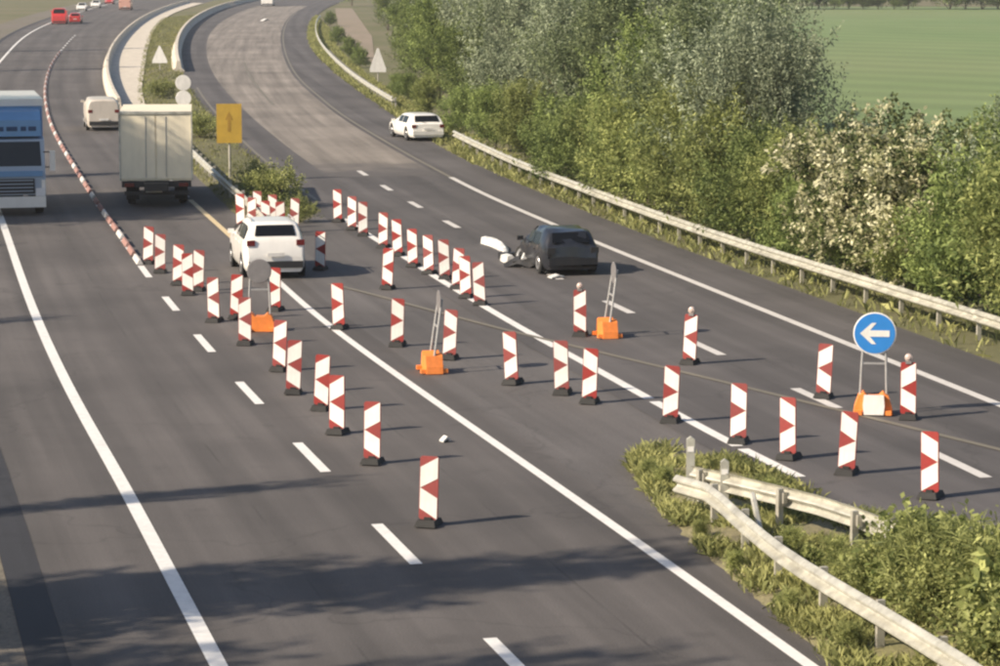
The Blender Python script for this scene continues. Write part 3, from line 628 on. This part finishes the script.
# cream box truck seen from behind
def wheel(root, x, y, r=.5, wd=.28):
    t = MB(); t.lathe([(r * .55, -wd / 2), (r * .94, -wd / 2), (r, -wd * .35), (r, wd * .35), (r * .94, wd / 2), (r * .55, wd / 2)], 'y', (0, 0, 0), 24); o = t.build('wheel', M['tyre'], root, True); o.location = (x, y, r)
    MB().lathe([(r * .56, -wd * .4), (r * .2, -wd * .3), (r * .2, wd * .3), (r * .56, wd * .4)], 'y', (0, 0, 0), 16).build('rim', M['rim'], o); return o
rz = heading(SLn, P(150, 160), R(-5)); c = ahead(157, 207, rz, 0); o = empty('box_truck', c, rz); Lb, W_, Z0, Z1 = 6.2, 2.72, 1.0, 3.55
bx = MB(); bx.box((Lb / 2, 0, (Z0 + Z1) / 2), (Lb, W_, Z1 - Z0)); b_ = bx.build('cargo_box', M['cream'], o)
for y in (-W_ / 4, W_ / 4):
    d = MB().box((-.022, y, (Z0 + Z1) / 2), (.04, W_ / 2 - .06, Z1 - Z0 - .14)).build('rear_door', M['cream'], o)
    for k in (1,): MB().tube([(-.05, y - .3 if y > 0 else y + .3, Z0 + .12), (-.05, y - .3 if y > 0 else y + .3, Z1 - .12)], .014, 6).build('lock_bar', M['pole'], d)
for y in (-W_ / 2, W_ / 2): MB().box((-.02, y * .995, (Z0 + Z1) / 2), (.09, .06, Z1 - Z0 + .02)).build('corner_post', M['rail'], o)
MB().box((-.02, 0, Z1 + .01), (.1, W_, .1)).build('header_rail', M['rail'], o); MB().box((.1, 0, .86), (.24, W_ - .1, .22)).build('rear_crossmember', M['chassis'], o)
MB().box((Lb / 2, 0, .8), (Lb + 1.6, .9, .28)).build('chassis_frame', M['chassis'], o); MB().box((.05, 0, .52), (.12, W_ - .3, .14)).build('underrun_bar', M['chassis'], o)
for y in (-1, 1): MB().box((-.05, y * 1.02, .84), (.06, .36, .14)).build('tail_light', M['taillight'], o); MB().box((.9, y * .92, .5), (.03, .5, .6)).build('mud_flap', M['rubber'], o)
MB().box((-.05, .1, .66), (.05, .62, .2)).build('number_plate', M['white'], o)
for x in (1.5, 7.0):
    for y in (-1, 1): wheel(o, x, y * .98)
cb = MB(); cb.prism([(Lb + .15, .7), (Lb + 1.95, .7), (Lb + 2.0, 1.7), (Lb + 1.75, 2.6), (Lb + .15, 2.75)], 'y', -1.12, 1.12); cb.build('cab', M['carwhite'], o)
for s in (-1, 1): MB().prism([(Lb + .5, 1.75), (Lb + 1.8, 1.7), (Lb + 1.6, 2.45), (Lb + .5, 2.5)], 'y', s * 1.122, s * 1.13).build('side_window', M['glass'], o)
tag(o, 'cream box truck seen from behind in the contraflow lane', 'truck')
# vehicle ahead of it
rz = heading(SLn, P(110, 130)); car('delivery_van', ahead(104, 131, rz, 2.4), rz, 'pale van partly hidden just ahead of the cream truck', M['vangrey'], 4.8, 1.85, 1.72, 1.2, 'van', cat='van')

# oncoming lorry at the left edge
p = P(12, 216); rz = heading(LE, P(0, 200)) + math.pi; o = empty('blue_lorry', (p.x, p.y, .011), rz); W_ = 2.5
m = MB(); m.prism([(-1.49, .75), (-.02, .75), (.0, 1.35), (-.12, 1.75), (-.42, 2.75), (-1.49, 2.85)], 'y', -W_ / 2, W_ / 2); m.build('cab', M['paleblue'], o)
def sl(x0, z0, x1, z1, y, d=.012): return [(x0 + d, -y, z0 + d * .3), (x0 + d, y, z0 + d * .3), (x1 + d, y * .97, z1 + d * .3), (x1 + d, -y * .97, z1 + d * .3)]
q = MB(); q.quad(*sl(-.135, 1.8, -.40, 2.68, 1.12)); q.build('windscreen', glass('lorry_glass', (.03, .035, .04)), o)
MB().box((.015, 0, 1.53), (.07, 2.3, .2)).build('blue_band', M['truckblue'], o); MB().box((.01, 0, 1.08), (.06, 1.7, .55)).build('grille', M['black'], o)
for k in range(4): MB().box((.045, 0, .9 + k * .13), (.03, 1.6, .035)).build('grille_bar', M['paleblue'], o)
MB().box((.03, 0, .5), (.16, 2.48, .4)).build('bumper', M['carwhite'], o)
for y0, y1 in ((-.95, -.55), (-.45, -.2), (-.1, .3), (.42, .62), (.7, .98)): MB().box((-.615, (y0 + y1) / 2, 3.14), (.03, y1 - y0, .16)).build('dark_lettering', M['ink_blue'], o)
for s in (-1, 1):
    MB().tube([(-.25, s * 1.2, 1.75), (-.2, s * 1.5, 1.75)], .025, 6).build('mirror_arm', M['black'], o)
    MB().box((.06, s * 1.05, .86), (.12, .34, .3)).build('head_light', M['headlight'], o)
    mm = MB(); mm.box((-.2, s * 1.52, 1.98), (.16, .2, .72)); mm.build('mirror', M['carwhite'], o); MB().tube([(-.3, s * 1.2, 2.3), (-.22, s * 1.48, 2.3)], .025, 6).build('mirror_arm', M['black'], o)
    MB().box((.02, s * 1.17, 1.05), (.06, .14, .5)).build('corner_panel', M['carwhite'], o)
    for x in (-1.1, -5.0, -6.4): wheel(o, x, s * 1.05, .5, .3)
MB().box((-3.9, 0, .75), (6.6, .9, .3)).build('chassis_frame', M['chassis'], o)
MB().prism([(-1.5, 2.86), (-.6, 2.86), (-.64, 3.45), (-1.0, 3.75), (-1.5, 3.85)], 'y', -1.15, 1.15).build('roof_deflector', M['truckblue'], o)
MB().box((-4.68, 0, 2.65), (6.34, 2.52, 2.6)).build('cargo_box', M['truckblue'], o); MB().box((-4.68, 0, 4.06), (6.4, 2.58, .26)).build('box_top_rail', M['carwhite'], o)
tag(o, 'blue lorry with a pale cab cut off by the left edge of the picture', 'lorry')
# far traffic
def far_vehicle(u, v, c, label, paintm, flip=True, **kw):
    rz = heading(c, P(u, v)) + (math.pi if flip else 0); p = P(u, v); return car(kw.pop('name', 'distant_car'), (p.x, p.y, .011), rz, label, paintm, group='distant traffic', **kw)
far_vehicle(76, 23, SLn.off(-2.2), 'red car beside the red van at the head of the far queue', M['carred'], style='hatch', flip=False)
far_vehicle(60, 24, DL, 'red and white van nearest in the far queue at the top left', M['carred'], style='van', L=5.4, W=2.2, H=2.3, belt=1.2, name='distant_van', cat='van')
far_vehicle(110, 4, DL, 'small red car at the top edge between white cars and salmon van', M['carred'], style='hatch')
far_vehicle(82, 11, DL, 'first white car behind the red van in the far queue', M['carwhite'], style='hatch')
far_vehicle(96, 8, DL, 'second white car in the far queue at the top edge', M['carwhite'], style='hatch')
far_vehicle(126, 10, SLn.off(-2.0), 'salmon coloured van at the top edge above the pale barrier', M['carbeige'], style='van', L=5.6, W=2.3, H=2.5, belt=1.2, name='distant_van', cat='van', flip=False)
far_vehicle(268, 6, RD, 'white lorry cut off by the top edge on the far right carriageway', M['carwhite'], style='van', L=7, W=2.5, H=3.0, belt=1.2, name='distant_lorry', cat='lorry', flip=False)

# ------------------------------------------------------------------ vegetation
def quads_mesh(name, V, tone, mat):
    """V: (n,4,3) corner points -> mesh with a per-vertex 'tone' attribute"""
    n = len(V); me = bpy.data.meshes.new(name); me.vertices.add(n * 4); me.loops.add(n * 4); me.polygons.add(n)
    me.vertices.foreach_set('co', V.reshape(-1).astype(np.float32)); me.loops.foreach_set('vertex_index', np.arange(n * 4, dtype=np.int32))
    me.polygons.foreach_set('loop_start', np.arange(n, dtype=np.int32) * 4)
    at = me.attributes.new('tone', 'FLOAT', 'POINT'); at.data.foreach_set('value', np.repeat(tone, 4).astype(np.float32))
    me.materials.append(mat); me.update(calc_edges=True); me.validate(); return me
def unit(a): return a / np.maximum(np.linalg.norm(a, axis=-1, keepdims=True), 1e-9)
def leaves(centres, dirs, ln, wd, droop=.0):
    n = len(centres); d = unit(dirs); s = unit(np.cross(d, rng.normal(size=(n, 3)))); L = (ln * rng.uniform(.6, 1.3, n))[:, None]; W_ = (wd * rng.uniform(.7, 1.3, n))[:, None]
    a = centres; tip = centres + d * L; tip[:, 2] -= droop * L[:, 0]; mid = centres + d * L * .45
    return np.stack([a, mid + s * W_ / 2, tip, mid - s * W_ / 2], 1)
def crown_mesh(name, mat, H, rad, z0, nshoot, per, ln, wd, shape='round', seed=0, upright=.6, shoot=1.3, spread=.16, tones=(.1, .78)):
    global rng
    rng = np.random.default_rng(seed)
    # lobes make the outline uneven
    nl = 9; lob = []
    for k in range(nl):
        a = 2 * math.pi * (k / nl * 2 + rng.uniform(-.08, .08)); hh = z0 + (H - z0) * (.12 + .76 * (k + rng.uniform(0, .8)) / nl); f = (hh - z0) / (H - z0)
        rr = rad * (math.sin(math.pi * min(.97, .22 + .62 * f)) if shape == 'round' else (1 - .75 * f) if shape == 'cone' else .8)
        off = rr * rng.uniform(.25, .6); lob.append((math.cos(a) * off, math.sin(a) * off, hh, rr * rng.uniform(.45, .75), (H - z0) * rng.uniform(.1, .2)))
    lob.append((0, 0, H - (H - z0) * .2, rad * .45, (H - z0) * .2)); lob = np.array(lob)
    wgt = lob[:, 3] ** 1.6; ki = rng.choice(len(lob), nshoot, p=wgt / wgt.sum()); u = unit(rng.normal(size=(nshoot, 3))); r = rng.uniform(.35, 1, nshoot) ** .5
    base = lob[ki, :3] + u * r[:, None] * np.stack([lob[ki, 3], lob[ki, 3], lob[ki, 4]], 1)
    sd = unit(u * (1 - upright) + np.array([0, 0, upright]) + rng.normal(size=(nshoot, 3)) * .22); sl_ = shoot * rng.uniform(.5, 1.2, nshoot)
    st = rng.uniform(*tones, nshoot)
    t = rng.uniform(0, 1, (nshoot, per)); C_ = base[:, None] + sd[:, None] * (t * sl_[:, None])[..., None] + rng.normal(size=(nshoot, per, 3)) * (spread * (1.15 - .7 * t))[..., None]
    D_ = sd[:, None] * .55 + rng.normal(size=(nshoot, per, 3)) * .6
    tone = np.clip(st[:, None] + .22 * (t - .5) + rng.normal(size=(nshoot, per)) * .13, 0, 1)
    C_, D_, tone = C_.reshape(-1, 3), D_.reshape(-1, 3), tone.reshape(-1); k = C_[:, 2] > .05
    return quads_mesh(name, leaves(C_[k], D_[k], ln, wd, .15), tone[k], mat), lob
def tree_proto(name, mat, H, rad, z0, nshoot, per, ln, wd, shape='round', seed=0, **kw):
    cm, lob = crown_mesh('crown', mat, H, rad, z0, nshoot, per, ln, wd, shape, seed, **kw)
    m = MB(); r0 = .03 + H * .013; top = H * .8; rr = random.Random(seed)
    pts = [(0, 0, -.1)] + [(rr.uniform(-.12, .12) * i, rr.uniform(-.12, .12) * i, top * i / 5) for i in range(1, 6)]
    m.tube(pts, [r0 * 1.25] + [r0 * (1 - .17 * i) for i in range(1, 6)], 8)
    for x, y, z, _, _ in lob[:8]:
        zz = max(.4, min(z * .6, top * .85)); k = min(4, int(zz / top * 5)); b = pts[k]
        m.tube([b, ((b[0] + x) / 2, (b[1] + y) / 2, (b[2] * .4 + z * .6)), (x, y, z)], [r0 * .45, r0 * .3, r0 * .12], 5)
    return dict(crown=cm, trunk=m.mesh('trunk', M['bark'], True), name=name, H=H)
PR = {
    'silver': [tree_proto('willow_tree', M['silver'], 9.5, 2.9, .9, 620, 42, .2, .07, seed=s, shoot=2.0, upright=.74, spread=.13) for s in (1, 2)],
    'green': [tree_proto('leafy_tree', M['green'], 8.5, 2.8, .6, 560, 42, .19, .085, seed=s, shoot=1.5, upright=.62, spread=.14) for s in (3, 4)],
    'olive': [tree_proto('leafy_tree', M['olive'], 9.0, 2.8, .8, 560, 42, .19, .08, seed=s, shoot=1.8, upright=.72, spread=.13) for s in (5,)],
    'shrub': [tree_proto('tall_shrub', M['green'], 3.6, 1.9, .1, 420, 44, .15, .06, seed=s, shoot=.9, upright=.65, spread=.13) for s in (6, 7)],
    'bright': [tree_proto('tall_shrub', M['bright'], 3.8, 1.8, .1, 420, 44, .16, .055, seed=s, shoot=1.1, upright=.75, spread=.12) for s in (16, 17)],
    'pale': [tree_proto('pale_shrub', M['pale'], 5.2, 2.6, .2, 560, 38, .17, .085, seed=8, shoot=.8, upright=.5, spread=.13, tones=(.1, 1.0))],
    'low': [tree_proto('low_shrub', M['weed'], 1.3, 1.0, .02, 150, 34, .1, .045, seed=s, shoot=.5, upright=.65, spread=.09) for s in (9, 10)],
}
def plant(kind, x, y, s, label, group, var=0, sz=None, cat='tree', rz=None):
    pr = PR[kind][var % len(PR[kind])]; o = empty(pr['name'], (x, y, -.04), random.uniform(0, 6.28) if rz is None else rz); o.scale = (s, s, (sz or s))
    link('crown', pr['crown'], o); link('trunk', pr['trunk'], o); return tag(o, label, cat, group)
gx = lambda u: float(np.interp(u, [317, 322, 337, 360, 390, 420, 460, 530, 600, 670, 760, 880, 1000, 1150], [33, 48, 66, 86, 106, 124, 147, 181, 209, 236, 268, 307, 346, 398]))
# belt of trees: photo pixel of each trunk's foot on the ground behind the guardrail, kind, scale
belt = [(414, 72, 'green', .9), (388, 30, 'green', .8), (352, 6, 'green', .9), (428, 92, 'green', .75), (415, 55, 'silver', .95), (398, 24, 'green', 1.0), (440, 102, 'green', .85), (450, 78, 'silver', 1.05), (478, 122, 'green', .8), (492, 104, 'silver', 1.12), (516, 143, 'silver', .95), (440, 40, 'silver', 1.1), (470, 55, 'green', 1.1),
        (540, 128, 'silver', 1.1), (560, 164, 'silver', .85), (520, 90, 'olive', 1.1), (585, 150, 'olive', 1.05), (606, 182, 'olive', .85), (625, 162, 'olive', 1.08), (648, 202, 'green', .8), (570, 110, 'green', 1.1), (664, 180, 'olive', 1.05), (690, 220, 'olive', .82), (706, 196, 'silver', 1.0), (735, 236, 'silver', .8), (745, 212, 'olive', .9), (772, 240, 'silver', .76), (640, 130, 'olive', 1.1), (700, 160, 'silver', .95)]
kinds = {'silver': 'grey green willow like tree', 'green': 'fresh green leafy tree', 'olive': 'dull olive leafy tree'}
cnt = {}
for i, (u, v, kd, s) in enumerate(sorted(belt)):
    p = P(u, v); cnt[kd] = cnt.get(kd, 0) + 1
    plant(kd, p.x, p.y, s * random.uniform(.95, 1.05), '%s behind the right guardrail, %s of its kind from left' % (kinds[kd], ORD[cnt[kd] - 1]), 'trees behind the right guardrail', i)
# shrubs in front of the belt
for i, (u, dv, s) in enumerate([(428, 12, .6), (465, 14, .7), (495, 13, .8), (525, 14, .9), (555, 14, .85), (585, 14, 1.0), (612, 15, .95), (640, 15, 1.15), (668, 15, 1.0), (698, 16, 1.25), (728, 16, 1.1), (760, 17, 1.0), (790, 20, .95), (816, 18, .8), (852, 17, .62), (905, 17, .6), (968, 22, .9), (1000, 26, 1.2), (1045, 24, 1.25)]):
    p = P(u, gx(u) - dv); plant('bright' if i % 3 == 0 or i in (7, 8, 10) else 'shrub', p.x, p.y, s, 'yellow green shrub just behind the right guardrail, %s from left in its row' % (ORD + ['fifteenth', 'sixteenth', 'seventeenth', 'eighteenth', 'nineteenth'])[i], 'shrubs behind the right guardrail', i, cat='shrub')
for i, (u, v, kd, s, lb) in enumerate([(858, 283, 'pale', .95, 'large pale blossoming shrub above and left of the blue arrow sign'), (912, 296, 'pale', .9, 'large pale blossoming shrub above and right of the blue arrow sign'), (1012, 318, 'silver', .56, 'pale grey green shrub at the right edge below the field'), (985, 300, 'green', .58, 'green leafy shrub between the pale shrub and the right edge')]):
    p = P(u, v); plant(kd, p.x, p.y, s, lb, 'tall shrubs behind the blue arrow sign', i, cat='shrub')
for i, (u, v, s) in enumerate([(330, 26, .5), (338, 44, .5), (350, 58, .5), (360, 67, .45), (398, 97, .4), (410, 102, .5)]):
    p = P(u, v); plant('shrub', p.x, p.y, s, 'small dark shrub behind the far curving guardrail, %s from left' % ORD[i], 'shrubs behind the far guardrail', i, cat='shrub')
# bushes on the far median
for i, (u, v, s, lb) in enumerate([(275, 207, 1.0, 'round green bush on the far median behind the white car'), (255, 196, .8, 'darker bush on the far median below the yellow sign'), (200, 140, .9, 'small bush on the far median left of the yellow sign'), (300, 222, .55, 'low bush on the tip of the far median right of the white car'), (160, 100, .9, 'small bush on the far median beneath the pale triangular sign')]):
    p = P(u, v); plant('low', p.x, p.y, s * 1.1, lb, 'bushes on the far median', i, cat='bush')
# weeds on the island
PR['tuft'] = [tree_proto('tall_grass', M['weed'], 1.0, .5, .02, 70, 40, .26, .022, seed=31, shoot=.7, upright=.93, spread=.05)]; PR['broad'] = [tree_proto('broad_weed', M['bright'], 1.1, .7, .02, 90, 26, .17, .09, seed=32, shoot=.5, upright=.6, spread=.1)]
weeds = [(790, 560, 'tuft', .4), (812, 572, 'broad', .3), (835, 580, 'tuft', .5), (852, 590, 'low', .4), (868, 600, 'tuft', .6), (888, 606, 'broad', .6), (902, 606, 'low', .75), (916, 596, 'broad', .95), (930, 625, 'tuft', 1.1), (942, 604, 'low', .8), (956, 640, 'low', .85), (968, 618, 'broad', 1.0), (984, 650, 'tuft', 1.2)]
for i, (u, v, kd, s) in enumerate(weeds):
    p = P(u, v); plant(kd, p.x, p.y, s, '%s between the island guardrails, %s from left' % ({'tuft': 'tall grass tuft', 'broad': 'broad leaved bright weed', 'low': 'small leaved weed clump'}[kd], ORD[i]), 'weeds on the island', i, cat='weed')
for i, (u, v, kd, s) in enumerate([(1008, 640, 'low', 1.0), (1020, 670, 'broad', 1.1), (1050, 690, 'low', 1.1)]):
    p = P(u, v); plant(kd, p.x, p.y, s, 'green weed at the right edge of the island, %s from the top' % ORD[i], 'weeds on the island', i, cat='weed')
for i, (u, v, s) in enumerate([(648, 480, .3), (664, 492, .36), (700, 540, .26), (735, 575, .3), (790, 618, .32), (850, 655, .35), (770, 500, .3), (868, 540, .4)]):
    p = P(u, v); plant('tuft', p.x, p.y, s, 'dry grass tuft on the island edge, %s from the left' % ORD[sorted([648, 664, 700, 735, 770, 790, 850, 868]).index(u)], 'grass tufts on the island', i, cat='grass tuft')
# distant hedge beyond the field
for i, u in enumerate((785, 802, 818, 834, 849, 863, 878, 894, 908, 950, 966, 982, 998, 1016)):
    p = P(u, 9); plant('shrub', p.x, p.y, (1.2 if 830 < u < 900 else 2.0) * random.uniform(.8, 1.25), 'distant dark tree beyond the field, %s from the left' % ORD[i], 'distant trees beyond the field', i, cat='tree')
# trees left of the road, out of view: their shadows cross the carriageway
dxy = Vector((math.cos(SUN_PLAN), math.sin(SUN_PLAN)))
slim = tree_proto('poplar_tree', M['green'], 12, 1.5, .8, 230, 34, .26, .12, 'column', 21, upright=.8, shoot=1.4); PR['slim'] = [slim]
for i, (u, v, h, wd) in enumerate([(650, 552, 14, 1.1), (330, 572, 13, 1.1), (60, 590, 12, 1.2), (600, 668, 14, 1.0), (330, 480, 11, .36), (-60, 470, 10, .8), (30, 318, 11, .6), (-20, 245, 12, .8), (140, 173, 12, .6), (150, 68, 13, .7), (160, 49, 13, .8), (200, 660, 12, 1.0)]):
    p = P(u, v); b = Vector((p.x, p.y)) - dxy * (h / math.tan(SUN_EL)); plant('slim', b.x, b.y, wd, 'slim roadside tree on the left verge, %s of its row' % ORD[i], 'roadside trees on the left verge', 0, h / 12, cat='tree')
for k, (dx_, lb) in enumerate(((0, 'broad roadside tree on the left verge shading the cream truck'), (-.5, 'third broad tree, unseen, added close behind the first to thicken its shadow'), (-1.3, 'second broad tree, unseen, added left of the lorry to thicken the truck shadow'))):  # second and third are unseen copies, added to thicken the shadow on the truck
    p = Vector((-14.4 + dx_, 97.4, 2.8)) - tdir * (13.8 / math.cos(SUN_EL)); plant('green', p.x, p.y, 1.25, lb, 'roadside trees on the left verge', k, (p.z - .3 * k) / 8.5, cat='tree')
# grass blades
def blades(name, pts, hmin, hmax, label, mat, wd=.02):
    n = len(pts); d = rng.normal(size=(n, 3)) * .35 + np.array([0, 0, 1.0]); L = rng.uniform(hmin, hmax, n); V = leaves(pts, d, 1.0, .0, 0)
    s = unit(np.cross(d, rng.normal(size=(n, 3)))) * wd; dn = unit(d) * L[:, None]; bend = rng.normal(size=(n, 3)) * (L * .22)[:, None]; bend[:, 2] = -np.abs(bend[:, 2])
    V = np.stack([pts - s, pts + s, pts + dn * .6 + s * .8 + bend * .2, pts + dn + bend], 1)
    clump = .5 + .5 * np.sin(pts[:, 0] * 2.1 + np.sin(pts[:, 1] * 1.3) * 2) * np.sin(pts[:, 1] * 1.7)
    o = link(name, quads_mesh(name, V, np.clip(clump * .5 + rng.uniform(0, .5, n), 0, 1), mat)); return tag(o, label, 'grass', None, 'stuff')
def scatter(A, B, n, z=.06, thr=-.45, edge=0.0):
    A, B = np.asarray(A), np.asarray(B); seg = np.linalg.norm(np.diff(A, axis=0), axis=1) * (np.linalg.norm((B - A)[1:], axis=1) + .1); i = rng.choice(len(A) - 1, n, p=seg / seg.sum()); f = rng.uniform(0, 1, n)[:, None]; t = rng.uniform(edge, 1 - edge, n)[:, None]
    p = (A[i] * (1 - f) + A[i + 1] * f) * (1 - t) + (B[i] * (1 - f) + B[i + 1] * f) * t; p = p + rng.normal(size=p.shape) * .05
    keep = np.sin(p[:, 0] * 3.1 + 1.3 * np.sin(p[:, 1] * 2.3)) + np.sin(p[:, 1] * 2.7) + rng.uniform(-1.6, 1.2, n) > thr
    return np.concatenate([p, np.full((n, 1), z)], 1)[keep]
blades('island_grass', scatter(isl[0], isl[1], 130000, .05, .35),   .05, .3, 'dry yellow green grass covering the foreground island', M['blade'], .011)
q = GR.len * np.linspace(0, .62, 120); A = RG.at(np.linspace(0, .62, 120) * RG.len); B = GR.off(1.5).at(np.linspace(0, .62, 120) * GR.len)
blades('verge_grass', scatter(A, B, 170000, -.05), .12, .48, 'dry grass strip under the long right guardrail', M['blade'])
blades('median_grass', scatter(med[0][:70], med[1][:70], 60000, .05), .08, .3, 'grass covering the far median', M['blade'])

# ------------------------------------------------------------------ thin evening haze
m = bpy.data.materials.new('haze_air'); m.use_nodes = True; t = m.node_tree; t.nodes.remove(t.nodes['Principled BSDF']); pv = t.nodes.new('ShaderNodeVolumePrincipled'); pv.inputs['Density'].default_value = .00022; pv.inputs['Color'].default_value = (.92, .94, .97, 1); pv.inputs['Anisotropy'].default_value = .2
t.links.new(pv.outputs[0], t.nodes['Material Output'].inputs['Volume'])
hz = MB().box((0, 1070, 12), (1840, 2300, 27)).build('haze', m); hz['kind'] = 'stuff'; hz['label'] = 'thin pale haze in the air over the whole motorway'; hz['category'] = 'haze'
